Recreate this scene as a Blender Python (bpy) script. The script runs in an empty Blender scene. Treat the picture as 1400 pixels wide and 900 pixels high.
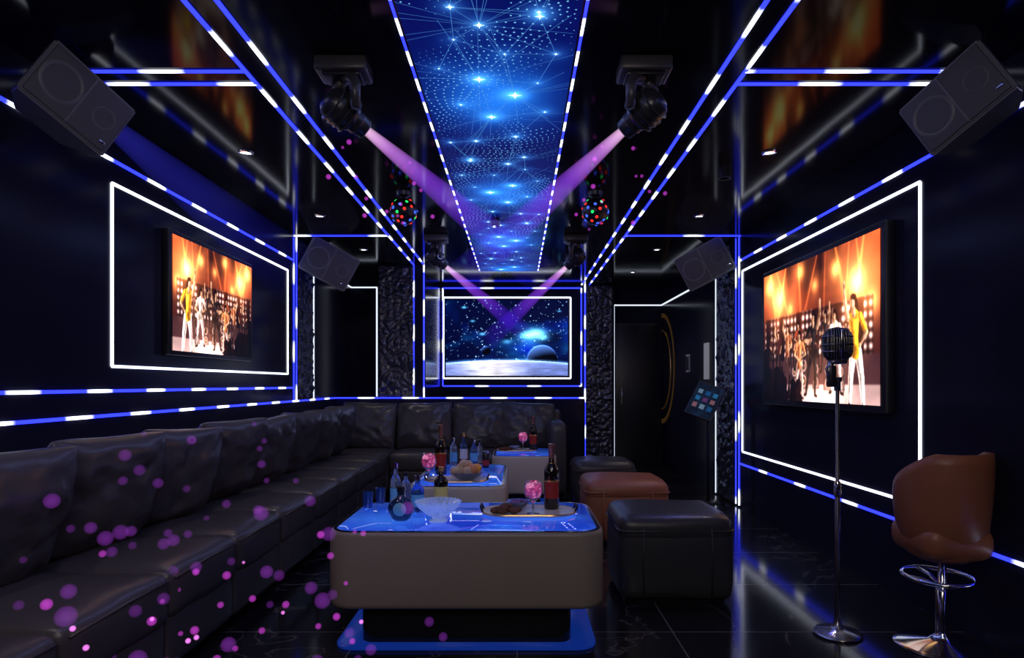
import bpy, bmesh, math, random
import numpy as np
from mathutils import Vector, Matrix, noise, Quaternion
random.seed(7); np.random.seed(7)
scene=bpy.context.scene
COL=scene.collection
W=2.297; CH=1.276; CEIL=2.8; F=900.0
scene.view_settings.view_transform='Standard'
scene.view_settings.look='None'

# ------------------------------------------------------------------ materials
MATS={}
def mat(name,col=(.5,.5,.5),rough=.5,metal=0,emis=None,es=0,trans=0,ior=1.45,bump=None,coat=0,alpha=1,sheen=0,spec=.5):
    if name in MATS: return MATS[name]
    m=bpy.data.materials.new(name); m.use_nodes=True
    nt=m.node_tree; b=nt.nodes['Principled BSDF']
    b.inputs['Base Color'].default_value=(*col,1)
    b.inputs['Roughness'].default_value=rough
    b.inputs['Metallic'].default_value=metal
    b.inputs['IOR'].default_value=ior
    b.inputs['Specular IOR Level'].default_value=spec
    b.inputs['Transmission Weight'].default_value=trans
    b.inputs['Coat Weight'].default_value=coat
    b.inputs['Coat Roughness'].default_value=.05
    if emis:
        b.inputs['Emission Color'].default_value=(*emis,1); b.inputs['Emission Strength'].default_value=es
    tc=nt.nodes.new('ShaderNodeTexCoord')
    nz=nt.nodes.new('ShaderNodeTexNoise'); nz.inputs['Scale'].default_value=bump[0] if bump else 6
    nz.inputs['Detail'].default_value=bump[3] if bump and len(bump)>3 else 4
    nt.links.new(tc.outputs['Object'],nz.inputs['Vector'])
    mr=nt.nodes.new('ShaderNodeMapRange'); mr.inputs[3].default_value=max(0,rough*.85); mr.inputs[4].default_value=min(1,rough*1.15)
    nt.links.new(nz.outputs['Fac'],mr.inputs[0]); nt.links.new(mr.outputs[0],b.inputs['Roughness'])
    if bump:
        bp=nt.nodes.new('ShaderNodeBump'); bp.inputs['Strength'].default_value=bump[1]; bp.inputs['Distance'].default_value=bump[2]
        nt.links.new(nz.outputs['Fac'],bp.inputs['Height']); nt.links.new(bp.outputs[0],b.inputs['Normal'])
    MATS[name]=m; return m

M_wall=mat('black_gloss_panel',(.014,.014,.030),.17,spec=.14,ior=1.25)
M_ceil=mat('black_stretch_ceiling',(.010,.010,.014),.10,bump=(1.3,.05,.05,1),spec=.12,ior=1.26)
M_leather=mat('charcoal_leather',(.060,.057,.057),.31,bump=(60,.25,.004))
M_leather2=mat('black_leather',(.036,.036,.038),.32,bump=(70,.2,.004))
M_brown=mat('tan_leather',(.27,.095,.048),.38,bump=(70,.2,.004))
M_taupe=mat('taupe_lacquer',(.235,.198,.165),.38)
M_white_lit=mat('white_and_lit_taupe',(.52,.49,.46),.35)  # white frame; on the far tables, taupe with brighter light painted in
M_dark=mat('dark_plastic',(.012,.012,.014),.3)
M_spk=mat('speaker_grey',(.20,.20,.205),.42,bump=(200,.1,.002))
M_spkf=mat('speaker_grille',(.11,.11,.115),.55,bump=(350,.5,.003))
M_lamp=mat('lamp_housing',(.045,.042,.045),.35)
M_chrome=mat('chrome',(.75,.75,.78),.12,1)
M_gun=mat('gunmetal',(.34,.33,.34),.25,1)
M_bmetal=mat('black_metal',(.05,.05,.055),.3,.6)
M_gold=mat('gold',(.85,.50,.18),.25,1,emis=(.9,.45,.1),es=.03)
M_rim=mat('dark_rim',(.010,.010,.012),.15)

def glassy(name,col,rough=.03,tint_em=0):
    return mat(name,col,rough,trans=.9,ior=1.45,emis=col if tint_em else None,es=tint_em)

def floor_mat():
    m=bpy.data.materials.new('black_marble_tile'); m.use_nodes=True; nt=m.node_tree; b=nt.nodes['Principled BSDF']
    tc=nt.nodes.new('ShaderNodeTexCoord')
    br=nt.nodes.new('ShaderNodeTexBrick'); br.offset=0; br.inputs['Scale'].default_value=1
    br.inputs['Brick Width'].default_value=.8; br.inputs['Row Height'].default_value=.8
    br.inputs['Mortar Size'].default_value=.004; br.inputs['Color1'].default_value=(.008,.008,.010,1)
    br.inputs['Color2'].default_value=(.012,.012,.014,1); br.inputs['Mortar'].default_value=(.11,.105,.10,1)
    nt.links.new(tc.outputs['Object'],br.inputs['Vector'])
    nz=nt.nodes.new('ShaderNodeTexNoise'); nz.inputs['Scale'].default_value=1.3; nz.inputs['Detail'].default_value=5; nz.inputs['Distortion'].default_value=1.2
    nt.links.new(tc.outputs['Object'],nz.inputs['Vector'])
    r=nt.nodes.new('ShaderNodeValToRGB'); e=r.color_ramp.elements
    e[0].position=.490; e[0].color=(0,0,0,1); e[1].position=.5; e[1].color=(.35,.35,.35,1)
    x=e.new(.510); x.color=(0,0,0,1)
    nt.links.new(nz.outputs['Fac'],r.inputs[0])
    mx=nt.nodes.new('ShaderNodeMixRGB'); mx.blend_type='MIX'; mx.inputs[2].default_value=(.18,.16,.15,1)
    nt.links.new(r.outputs[0],mx.inputs[0]); nt.links.new(br.outputs['Color'],mx.inputs[1])
    nt.links.new(mx.outputs[0],b.inputs['Base Color']); b.inputs['Roughness'].default_value=.12
    b.inputs['Specular IOR Level'].default_value=.35; b.inputs['IOR'].default_value=1.38
    return m
M_floor=floor_mat()

def strip_mat(name,per,duty,white=(.84,.89,1),blue=(.022,.032,1.0),sw=3.6,sb=2.9):
    m=bpy.data.materials.new(name); m.use_nodes=True; nt=m.node_tree
    for n in list(nt.nodes): nt.nodes.remove(n)
    o=nt.nodes.new('ShaderNodeOutputMaterial'); e=nt.nodes.new('ShaderNodeEmission')
    uv=nt.nodes.new('ShaderNodeUVMap'); sp=nt.nodes.new('ShaderNodeSeparateXYZ')
    nt.links.new(uv.outputs[0],sp.inputs[0])
    d=nt.nodes.new('ShaderNodeMath'); d.operation='DIVIDE'; d.inputs[1].default_value=per; nt.links.new(sp.outputs[0],d.inputs[0])
    fr=nt.nodes.new('ShaderNodeMath'); fr.operation='FRACT'; nt.links.new(d.outputs[0],fr.inputs[0])
    r=nt.nodes.new('ShaderNodeValToRGB'); el=r.color_ramp.elements
    B=(blue[0]*sb,blue[1]*sb,blue[2]*sb,1); Wh=(white[0]*sw,white[1]*sw,white[2]*sw,1)
    el[0].position=0; el[0].color=B; el[1].position=.10; el[1].color=Wh
    a=el.new(duty); a.color=Wh; c=el.new(min(.99,duty+.12)); c.color=B
    nt.links.new(fr.outputs[0],r.inputs[0]); nt.links.new(r.outputs[0],e.inputs[0]); e.inputs[1].default_value=1
    nt.links.new(e.outputs[0],o.inputs[0]); return m
S_mix=strip_mat('led_blue_white',.56,.30)
S_mix2=strip_mat('led_blue_white_panel',.27,.44)
S_blue=strip_mat('led_mostly_blue',.8,.18)
def emat(name,col,s):
    if name in MATS: return MATS[name]
    m=bpy.data.materials.new(name); m.use_nodes=True; nt=m.node_tree
    for n in list(nt.nodes): nt.nodes.remove(n)
    o=nt.nodes.new('ShaderNodeOutputMaterial'); e=nt.nodes.new('ShaderNodeEmission')
    e.inputs[0].default_value=(*col,1); e.inputs[1].default_value=s
    nt.links.new(e.outputs[0],o.inputs[0]); MATS[name]=m; return m
S_white=emat('led_white',(.80,.85,1),3.0)
S_dimw=emat('led_white_soft',(.76,.83,1),1.2)
def attr_emat(name,s):
    m=bpy.data.materials.new(name); m.use_nodes=True; nt=m.node_tree
    b=nt.nodes['Principled BSDF']; a=nt.nodes.new('ShaderNodeAttribute'); a.attribute_name='Col'
    b.inputs['Base Color'].default_value=(.004,.004,.004,1); b.inputs['Roughness'].default_value=.4; b.inputs['Specular IOR Level'].default_value=.1
    nt.links.new(a.outputs['Color'],b.inputs['Emission Color']); b.inputs['Emission Strength'].default_value=s
    return m

# ------------------------------------------------------------------ mesh helpers
def link(o,parent=None):
    COL.objects.link(o)
    if parent: o.parent=parent
    return o
def empty(name,loc=(0,0,0),rot=(0,0,0)):
    e=bpy.data.objects.new(name,None); e.empty_display_size=.1; e.location=loc; e.rotation_euler=rot; COL.objects.link(e); return e
def mesh(name,vs,fs,m,parent=None,smooth=False,loc=(0,0,0),rot=(0,0,0)):
    me=bpy.data.meshes.new(name); me.from_pydata([tuple(v) for v in vs],[],fs); me.update()
    if m: me.materials.append(m)
    if smooth:
        for p in me.polygons: p.use_smooth=True
    o=bpy.data.objects.new(name,me); o.location=loc; o.rotation_euler=rot
    return link(o,parent)
def box(name,lo,hi,m,parent=None,bev=0,seg=3,rot=None,loc=None):
    c=[(lo[i]+hi[i])/2 for i in range(3)]; h=[(hi[i]-lo[i])/2 for i in range(3)]
    bm=bmesh.new(); bmesh.ops.create_cube(bm,size=2)
    for v in bm.verts: v.co=Vector((v.co.x*h[0],v.co.y*h[1],v.co.z*h[2]))
    if bev>0:
        bmesh.ops.bevel(bm,geom=bm.edges[:],offset=bev,segments=seg,affect='EDGES',profile=.5)
    me=bpy.data.meshes.new(name); bm.to_mesh(me); bm.free(); me.materials.append(m)
    if bev>0:
        for p in me.polygons: p.use_smooth=True
        try: me.set_sharp_from_angle(angle=math.radians(40))
        except Exception: pass
    o=bpy.data.objects.new(name,me); o.location=c
    if rot: o.rotation_euler=rot
    return link(o,parent)
def lathe(name,prof,m,loc=(0,0,0),parent=None,seg=28,rot=(0,0,0),ribs=0,rib=0):
    vs=[];fs=[];n=len(prof)
    for i in range(seg):
        a=2*math.pi*i/seg
        for (r,z) in prof:
            rr=r*(1+rib*math.cos(ribs*a)) if ribs else r
            vs.append((rr*math.cos(a),rr*math.sin(a),z))
    for i in range(seg):
        j=(i+1)%seg
        for k in range(n-1):
            fs.append((i*n+k,j*n+k,j*n+k+1,i*n+k+1))
    me=bpy.data.meshes.new(name); me.from_pydata(vs,[],fs)
    bm=bmesh.new(); bm.from_mesh(me); bmesh.ops.remove_doubles(bm,verts=bm.verts,dist=1e-5); bmesh.ops.recalc_face_normals(bm,faces=bm.faces); bm.to_mesh(me); bm.free()
    for p in me.polygons: p.use_smooth=True
    try: me.set_sharp_from_angle(angle=math.radians(50))
    except Exception: pass
    me.materials.append(m)
    o=bpy.data.objects.new(name,me); o.location=loc; o.rotation_euler=rot
    return link(o,parent)
def tube(name,pts,r,m,parent=None,seg=10,closed=False):
    pts=[Vector(p) for p in pts]; n=len(pts); vs=[];fs=[]
    up=None
    for i,p in enumerate(pts):
        if closed: d=(pts[(i+1)%n]-pts[i-1]).normalized()
        else: d=(pts[min(i+1,n-1)]-pts[max(i-1,0)]).normalized()
        if up is None:
            up=Vector((0,0,1)) if abs(d.z)<.9 else Vector((1,0,0))
        s=d.cross(up).normalized(); up=s.cross(d).normalized()
        rr=r[i] if isinstance(r,(list,tuple)) else r
        for k in range(seg):
            a=2*math.pi*k/seg; vs.append(p+s*rr*math.cos(a)+up*rr*math.sin(a))
    for i in range(n if closed else n-1):
        j=(i+1)%n
        for k in range(seg):
            l=(k+1)%seg; fs.append((i*seg+k,i*seg+l,j*seg+l,j*seg+k))
    if not closed:
        fs.append(tuple(range(seg))[::-1]); fs.append(tuple((n-1)*seg+k for k in range(seg)))
    return mesh(name,vs,fs,m,parent,True)
def strip(name,p0,p1,n,w,m,parent=None,t=.010,u0=0):
    p0=Vector(p0);p1=Vector(p1);n=Vector(n);d=(p1-p0);L=d.length;d.normalize();s=d.cross(n).normalized()*w/2
    vs=[p0-s,p0+s,p1+s,p1-s]; vs=vs+[v+n*t for v in vs]
    fs=[(0,1,2,3),(4,7,6,5),(0,4,5,1),(2,6,7,3),(1,5,6,2),(0,3,7,4)]
    me=bpy.data.meshes.new(name); me.from_pydata([tuple(v) for v in vs],[],fs); me.materials.append(m)
    uv=me.uv_layers.new(name='UVMap'); us=[0,0,L,L,0,0,L,L]
    for lp in me.loops: uv.data[lp.index].uv=(us[lp.vertex_index]+u0,0)
    o=bpy.data.objects.new(name,me); return link(o,parent)
def puffbox(name,lo,hi,r,m,parent=None,bulge=(0,0,0),N=12,nz=.003,nsc=6,seed=0,rot=None,shell=None):
    c=Vector([(lo[i]+hi[i])/2 for i in range(3)]); h=[(hi[i]-lo[i])/2 for i in range(3)]
    t=[-math.cos(math.pi*i/N) for i in range(N+1)]
    vs=[];fs=[]
    for ax in range(3):
        for sg in (-1,1):
            b=len(vs)
            for i in range(N+1):
                for j in range(N+1):
                    p=[0,0,0]; p[ax]=sg; p[(ax+1)%3]=t[i]; p[(ax+2)%3]=t[j]; vs.append(p)
            for i in range(N):
                for j in range(N):
                    q=(b+i*(N+1)+j,b+(i+1)*(N+1)+j,b+(i+1)*(N+1)+j+1,b+i*(N+1)+j+1)
                    fs.append(q if sg>0 else q[::-1])
    out=[]
    for p in vs:
        P=Vector([p[i]*h[i] for i in range(3)])
        q=Vector([max(-(h[i]-r),min(h[i]-r,P[i])) for i in range(3)])
        d=P-q
        if d.length>1e-7: P=q+d.normalized()*r
        u=[P[i]/h[i] for i in range(3)]
        for a in range(3):
            if bulge[a]:
                o1,o2=(a+1)%3,(a+2)%3
                P[a]+=u[a]*bulge[a]*max(0,1-u[o1]**2)**.7*max(0,1-u[o2]**2)**.7
        if nz:
            s=noise.noise_vector((P+c)*nsc+Vector((seed,0,0))); P+=s*nz
        out.append(P)
    o=mesh(name,out,fs,m,parent,True,loc=c)
    bm=bmesh.new(); bm.from_mesh(o.data); bmesh.ops.remove_doubles(bm,verts=bm.verts,dist=1e-4); bm.to_mesh(o.data); bm.free()
    for p in o.data.polygons: p.use_smooth=True
    if rot: o.rotation_euler=rot
    return o
def pillow(name,loc,rot,w,h,t,m,parent,seed):
    N=30; vs=[];fs=[]
    for sg in (-1,1):
        b=len(vs)
        for i in range(N+1):
            for j in range(N+1):
                u=-math.cos(math.pi*i/N); v=-math.cos(math.pi*j/N)
                th=t/2*(max(0,1-abs(u)**3)**.55)*(max(0,1-abs(v)**3)**.55)
                # rounded-square outline with slight pinch
                k=1-.075*(u*u*v*v)**1.5
                px=w/2*u*(1-.045*(1-v*v)*abs(u))*k; pz=h/2*v*(1-.05*(1-u*u)*abs(v))*k
                q=Vector((u*1.6+seed*3.1,v*1.6,sg))
                fold=Vector((u*1.3+v*1.8+seed*2.3,u*.6-v*.4,sg*2))
                wr=noise.noise(q)*.026-abs(noise.noise(q*2.4))*.030-abs(noise.noise(q*5))*.012-abs(noise.noise(fold*2.2))*.026
                edge=(1-abs(u)**6)*(1-abs(v)**6)
                cr=-.018*math.exp(-((abs(u)-abs(v))/.10)**2)*max(0,(abs(u)-.35))*2*edge
                sag=.012*(1-u*u)*(1 if v>0 else 0)*v
                vs.append((px,sg*(th+(wr+cr)*edge),pz-sag))
        for i in range(N):
            for j in range(N):
                f=(b+i*(N+1)+j,b+(i+1)*(N+1)+j,b+(i+1)*(N+1)+j+1,b+i*(N+1)+j+1)
                fs.append(f[::-1] if sg>0 else f)
    o=mesh(name,vs,fs,m,parent,True,loc,rot)
    bm=bmesh.new(); bm.from_mesh(o.data); bmesh.ops.remove_doubles(bm,verts=bm.verts,dist=1e-4); bmesh.ops.recalc_face_normals(bm,faces=bm.faces); bm.to_mesh(o.data); bm.free()
    for p in o.data.polygons: p.use_smooth=True
    return o
def rring(w,d,r,ins,z,k=8):
    w2=w/2-ins; d2=d/2-ins; rr=max(.002,min(r-ins,w2-.001,d2-.001)); out=[]
    for cx,cy,a0 in ((w2-rr,d2-rr,0),(-w2+rr,d2-rr,90),(-w2+rr,-d2+rr,180),(w2-rr,-d2+rr,270)):
        for i in range(k+1):
            a=math.radians(a0+90*i/k); out.append((cx+rr*math.cos(a),cy+rr*math.sin(a),z))
    return out
def loft(name,w,d,r,rings,m,loc,parent=None,cap=True):
    vs=[];fs=[];n=36
    for ins,z in rings: vs+=rring(w,d,r,ins,z)
    for k in range(len(rings)-1):
        for i in range(n):
            j=(i+1)%n; fs.append((k*n+i,k*n+j,(k+1)*n+j,(k+1)*n+i))
    if cap:
        fs.append(tuple(range(n))[::-1]); fs.append(tuple((len(rings)-1)*n+i for i in range(n)))
    o=mesh(name,vs,fs,m,parent,True,loc)
    try: o.data.set_sharp_from_angle(angle=math.radians(35))
    except Exception: pass
    return o
def raster_plane(name,arr,org,uv,vv,m,parent):
    H,Wd,_=arr.shape; org=np.array(org);uv=np.array(uv);vv=np.array(vv)
    U,V=np.meshgrid(np.linspace(0,1,Wd),np.linspace(0,1,H))
    co=org+U[...,None]*uv+V[...,None]*vv
    me=bpy.data.meshes.new(name)
    idx=np.arange(H*Wd).reshape(H,Wd)
    f=np.stack([idx[:-1,:-1],idx[:-1,1:],idx[1:,1:],idx[1:,:-1]],-1).reshape(-1,4)
    me.from_pydata(co.reshape(-1,3).tolist(),[],f.tolist())
    a=me.color_attributes.new('Col','FLOAT_COLOR','POINT')
    c=np.ones((H*Wd,4),np.float32); c[:,:3]=np.clip(arr,0,3).reshape(-1,3)**2.2
    a.data.foreach_set('color',c.ravel()); me.materials.append(m)
    o=bpy.data.objects.new(name,me); return link(o,parent)
def pxd(y,z=CEIL):
    return F*(z-CH)/(525-y)

# ------------------------------------------------------------------ room shell
YB=-2.2; YE=10.47
box('floor',(-2.5,YB-.1,-.1),(2.5,YE+.2,0),M_floor)
box('ceiling',(-2.5,YB-.1,CEIL),(2.5,YE+.2,CEIL+.1),M_ceil)
box('wall_left',(-W-.12,YB,0),(-W,YE,CEIL),M_wall)
box('wall_right',(W,YB,0),(W+.12,YE,CEIL),M_wall)
box('wall_back',(-W,YE,0),(W,YE+.12,CEIL),M_wall)
box('wall_front',(-W,YB-.12,0),(W,YB,CEIL),M_wall)
box('wall_back_feature',(-1.17,10.1,0),(1.04,YE,CEIL),M_wall)
box('wall_back_pilaster',(-1.77,8.41,0),(-1.17,YE,CEIL),M_wall)
box('wall_back_niche',(-W,9.11,0),(-1.77,YE,CEIL),M_wall)
box('wall_sofa_ledge',(-W,8.34,0),(.86,8.409,1.085),M_wall,bev=.004)

M_rock=mat('black_relief_stone',(.032,.032,.042),.2,spec=.9)
def relief(name,org,u,v,n,nu,nv,seed):
    org=Vector(org);u=Vector(u);v=Vector(v);n=Vector(n);vs=[];fs=[]
    for i in range(nu+1):
        for j in range(nv+1):
            p=org+u*(i/nu)+v*(j/nv)
            q=Vector((u.length*i/nu,v.length*j/nv,seed))
            h=abs(noise.noise(q*11))*.055+abs(noise.noise(q*24))*.025
            if i in(0,nu) or j in(0,nv): h=0
            vs.append(p+n*h)
    for i in range(nu):
        for j in range(nv):
            a=i*(nv+1)+j; fs.append((a,a+nv+1,a+nv+2,a+1))
    return mesh(name,vs,fs,M_rock,None,True)
relief('wall_relief_panel_1',(-1.77,8.405,1.09),(.45,0,0),(0,0,1.70),(0,-1,0),30,110,1)
relief('wall_relief_panel_2',(1.05,10.09,.01),(.42,0,0),(0,0,2.78),(0,-1,0),28,170,2)
box('wall_relief_backing',(1.04,10.1,0),(1.49,YE,CEIL),M_wall)
relief('wall_relief_panel_3',(-W+.004,6.86,1.10),(0,.5,0),(0,0,1.69),(1,0,0),30,110,3)
relief('wall_relief_panel_4',(W-.004,6.95,.01),(0,.55,0),(0,0,2.78),(-1,0,0),30,170,4)

# ------------------------------------------------------------------ LED strips (trims)
T=[0]
def trim(p0,p1,n,w=.02,m=S_mix,u0=None):
    T[0]+=1
    return strip('trim_%d'%T[0],p0,p1,n,w,m,None,u0=random.random()*.5 if u0 is None else u0)
zc=CEIL; dn=(0,0,-1)
y_near=-1.5
trim((-1.32,y_near,zc),(-1.32,8.40,zc),dn,.017); trim((-1.19,y_near,zc),(-1.19,8.40,zc),dn,.017)
trim((.99,y_near,zc),(.99,10.09,zc),dn,.017); trim((1.11,y_near,zc),(1.11,10.09,zc),dn,.017)
for y in (3.20,3.335):
    trim((-1.32,y,zc),(-W,y,zc),dn,.016); trim((1.11,y,zc),(W,y,zc),dn,.016)
trim((-1.32,6.76,zc),(-W,6.76,zc),dn,.014,S_blue); trim((1.11,6.76,zc),(W,6.76,zc),dn,.014,S_blue)
L=(1,0,0); R=(-1,0,0)
trim((-W,y_near,2.544),(-W,6.76,2.544),L,.017); trim((-W,y_near,1.236),(-W,6.76,1.236),L,.018)
trim((-W,y_near,1.098),(-W,8.34,1.098),L,.018)
trim((-W,6.76,1.1),(-W,6.76,zc),L,.014,S_blue); trim((-W,6.84,1.1),(-W,6.84,zc),L,.008,S_blue)
def frame(pts,n,w,m):
    for i in range(4): trim(pts[i],pts[(i+1)%4],n,w,m)
frame([(-W,3.725,1.375),(-W,6.58,1.375),(-W,6.58,2.412),(-W,3.725,2.412)],L,.016,S_white)
trim((W,y_near,2.544),(W,6.78,2.544),R,.017); trim((W,y_near,.455),(W,6.78,.455),R,.018,S_blue)
frame([(W,3.745,.585),(W,6.70,.585),(W,6.70,2.425),(W,3.745,2.425)],R,.016,S_white)
trim((W,6.80,0.02),(W,6.80,zc),R,.014,S_blue); trim((W,6.90,0.02),(W,6.90,zc),R,.008,S_blue)
Bn=(0,-1,0)
trim((-1.32,8.41,1.1),(-1.32,8.41,zc),Bn,.018); trim((-1.19,8.41,1.1),(-1.19,8.41,zc),Bn,.018)
trim((-W,8.34,1.098),(.86,8.34,1.098),(0,-1,0),.018,S_mix)
frame([(-1.14,10.1,1.242),(.985,10.1,1.242),(.985,10.1,2.745),(-1.14,10.1,2.745)],Bn,.020,S_blue)
frame([(-1.13,10.1,1.36),(.82,10.1,1.36),(.82,10.1,2.60),(-1.13,10.1,2.60)],Bn,.022,S_white)
trim((1.04,10.09,.02),(1.04,10.09,zc),Bn,.020,S_mix)
trim((-W,7.42,1.10),(-W,7.42,2.61),L,.018,S_dimw); trim((-W,7.42,2.61),(-W,9.11,2.61),L,.018,S_dimw)
trim((-W,9.11,2.61),(-1.935,9.11,2.61),Bn,.018,S_dimw); trim((-1.94,9.11,1.10),(-1.94,9.11,2.61),Bn,.020,S_dimw)
trim((1.54,YE,.02),(1.54,YE,2.526),Bn,.020,S_dimw); trim((1.54,YE,2.526),(W,YE,2.526),Bn,.020,S_dimw)
trim((W,YE,2.526),(W,7.57,2.526),R,.020,S_dimw); trim((W,7.60,.02),(W,7.60,2.526),R,.010,S_dimw)

# ------------------------------------------------------------------ star ceiling panel
px0,px1=-.485,.262
panel=empty('ceiling_star_panel',(0,0,0))
stars_px=[(655,30,1.0),(738,18,.9),(615,5,.8),(655,105,1.3),(704,127,1.5),(672,157,1.2),(651,190,.8),(705,184,.8),(616,192,.6),(725,215,.6),(620,50,.4),(760,70,.5),(690,70,.4),(745,150,.5),(630,140,.5),(735,110,.35),(600,90,.35)]
TL=1.75; T0=2.62
st=[]
for x,y,s in stars_px:
    d=pxd(y); X=(x-707)*d/F
    if px0+.02<X<px1-.02: st.append((X,(d-T0),s))
yA,yB=-1.6,8.85
allst=[]
for k in range(-3,5):
    for X,dd,s in st:
        Y=T0+k*TL+(dd%TL)
        Xm=X if k%2==0 else (px0+px1-X)
        if yA+.05<Y<yB-.05: allst.append((Xm,Y,s))
nx,ny=64,900
X,Y=np.meshgrid(np.linspace(px0,px1,nx),np.linspace(yA,yB,ny))
ph=((Y-T0)%TL)/TL
cen=np.exp(-((ph-.50)/.24)**2)*np.exp(-((X-(px0+px1)/2)/.30)**2)
arr=np.zeros((ny,nx,3))
arr[...,0]=.02+.12*cen; arr[...,1]=.07+.40*cen; arr[...,2]=.34+.60*cen
for sx,sy,s in allst:
    r2=(X-sx)**2+(Y-sy)**2
    for a,wd in ((.65*s,.020),(.36*s,.07)):
        g=a*np.exp(-r2/(wd*wd))
        arr[...,0]+=g*.45; arr[...,1]+=g*.85; arr[...,2]+=g
M_panel=attr_emat('star_panel_print',1.1)
raster_plane('print',np.clip(arr,0,1),(px0,yA,CEIL-.012),(px1-px0,0,0),(0,yB-yA,0),M_panel,panel)
box('backing',(px0-.01,yA,CEIL-.011),(px1+.01,yB,CEIL-.001),M_dark,panel)
M_line=emat('star_panel_line',(.10,.36,.9),.8); M_dot=emat('star_panel_dot',(.20,.58,1),.95); M_star=emat('star_panel_star',(.6,.88,1),2.5)
vs=[];fs=[]
def quad(a,b,w,z,vs=vs,fs=fs):
    a=Vector((a[0],a[1],z));b=Vector((b[0],b[1],z));d=(b-a).normalized();s=Vector((-d.y,d.x,0))*w/2
    k=len(vs); vs+= [a-s,a+s,b+s,b-s]; fs.append((k,k+1,k+2,k+3))
for i,(ax,ay,s) in enumerate(allst):
    near=sorted(range(len(allst)),key=lambda j:(allst[j][0]-ax)**2+((allst[j][1]-ay))**2)
    for j in near[1:(7 if s>.7 else 3)]:
        if abs(allst[j][1]-ay)<1.3: quad((ax,ay),allst[j][:2],.0018,CEIL-.0135)
    if s>.9:
        for a in range(11):
            t=random.random()*6.28; l=.25+.35*random.random()
            ex=ax+math.cos(t)*l; ey=ay+math.sin(t)*l*1.4
            k=min(1,(px1-ax)/(ex-ax) if ex>px1 else 1,(px0-ax)/(ex-ax) if ex<px0 else 1)
            quad((ax,ay),(ax+(ex-ax)*k,ay+(ey-ay)*k),.0013,CEIL-.0135)
mesh('constellation_lines',vs,fs,M_line,panel)
# dot pattern: concentric rippling rings of dots around the middle of every print tile
vs=[];fs=[]
cxm=(px0+px1)/2
for k_ in range(-3,5):
    cy=T0+(k_+.5)*TL
    for ri in range(1,26):
        Rr=ri*.040; nn=max(6,int(6.283*Rr/.036))
        for a_ in range(nn):
            an=6.283*a_/nn+ri*.13
            x=cxm+Rr*math.cos(an)+.010*math.sin(an*5+ri*.7); y=cy+Rr*math.sin(an)+.012*math.cos(an*4+ri)
            if abs(y-cy)>TL/2: continue
            if not(px0+.01<x<px1-.01 and yA+.01<y<yB-.01): continue
            if noise.noise(Vector((x*3,y*2,4)))<-.28: continue
            r=.0036+.0018*math.sin(x*9+y*5); k=len(vs)
            for q in range(6): vs.append((x+r*math.cos(q*1.0472),y+r*math.sin(q*1.0472),CEIL-.0132))
            fs.append(tuple(range(k,k+6)))
mesh('dot_matrix',vs,fs,M_dot,panel)
vs=[];fs=[]
for ax,ay,s in allst:
    k=len(vs); n=16; vs.append((ax,ay,CEIL-.014))
    for i in range(n):
        a=6.283*i/n; r=(.026 if i%4==0 else (.012 if i%2==0 else .008))*s
        vs.append((ax+r*math.cos(a),ay+r*math.sin(a)*1.1,CEIL-.014))
    for i in range(n): fs.append((k,k+1+i,k+1+(i+1)%n))
mesh('stars',vs,fs,M_star,panel)
trim((px0-.012,yA,zc),(px0-.012,yB,zc),dn,.023,S_mix2,0); trim((px1+.012,yA,zc),(px1+.012,yB,zc),dn,.023,S_mix2,0)

# ------------------------------------------------------------------ raster pictures
def canvas(H,Wd):
    V,U=np.meshgrid(np.linspace(0,1,H),np.linspace(0,1,Wd),indexing='ij'); return U,V
def vnoise(U,V,sc,seed):
    rs=np.random.RandomState(seed); g=rs.rand(70,70)
    x=U*sc;y=V*sc; xi=x.astype(int)%68; yi=y.astype(int)%68; fx=x-np.floor(x); fy=y-np.floor(y)
    fx=fx*fx*(3-2*fx); fy=fy*fy*(3-2*fy)
    return (g[yi,xi]*(1-fx)+g[yi,xi+1]*fx)*(1-fy)+(g[yi+1,xi]*(1-fx)+g[yi+1,xi+1]*fx)*fy
def fbm(U,V,sc,seed): return sum(vnoise(U,V,sc*2**i,seed+i)/2**(i+1) for i in range(4))
def blur(A,n):
    B=A.copy()
    for k in range(n):
        B[1:-1,1:-1]=(B[:-2,1:-1]+B[2:,1:-1]+B[1:-1,:-2]+B[1:-1,2:]+B[1:-1,1:-1])/5
    return B
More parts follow.
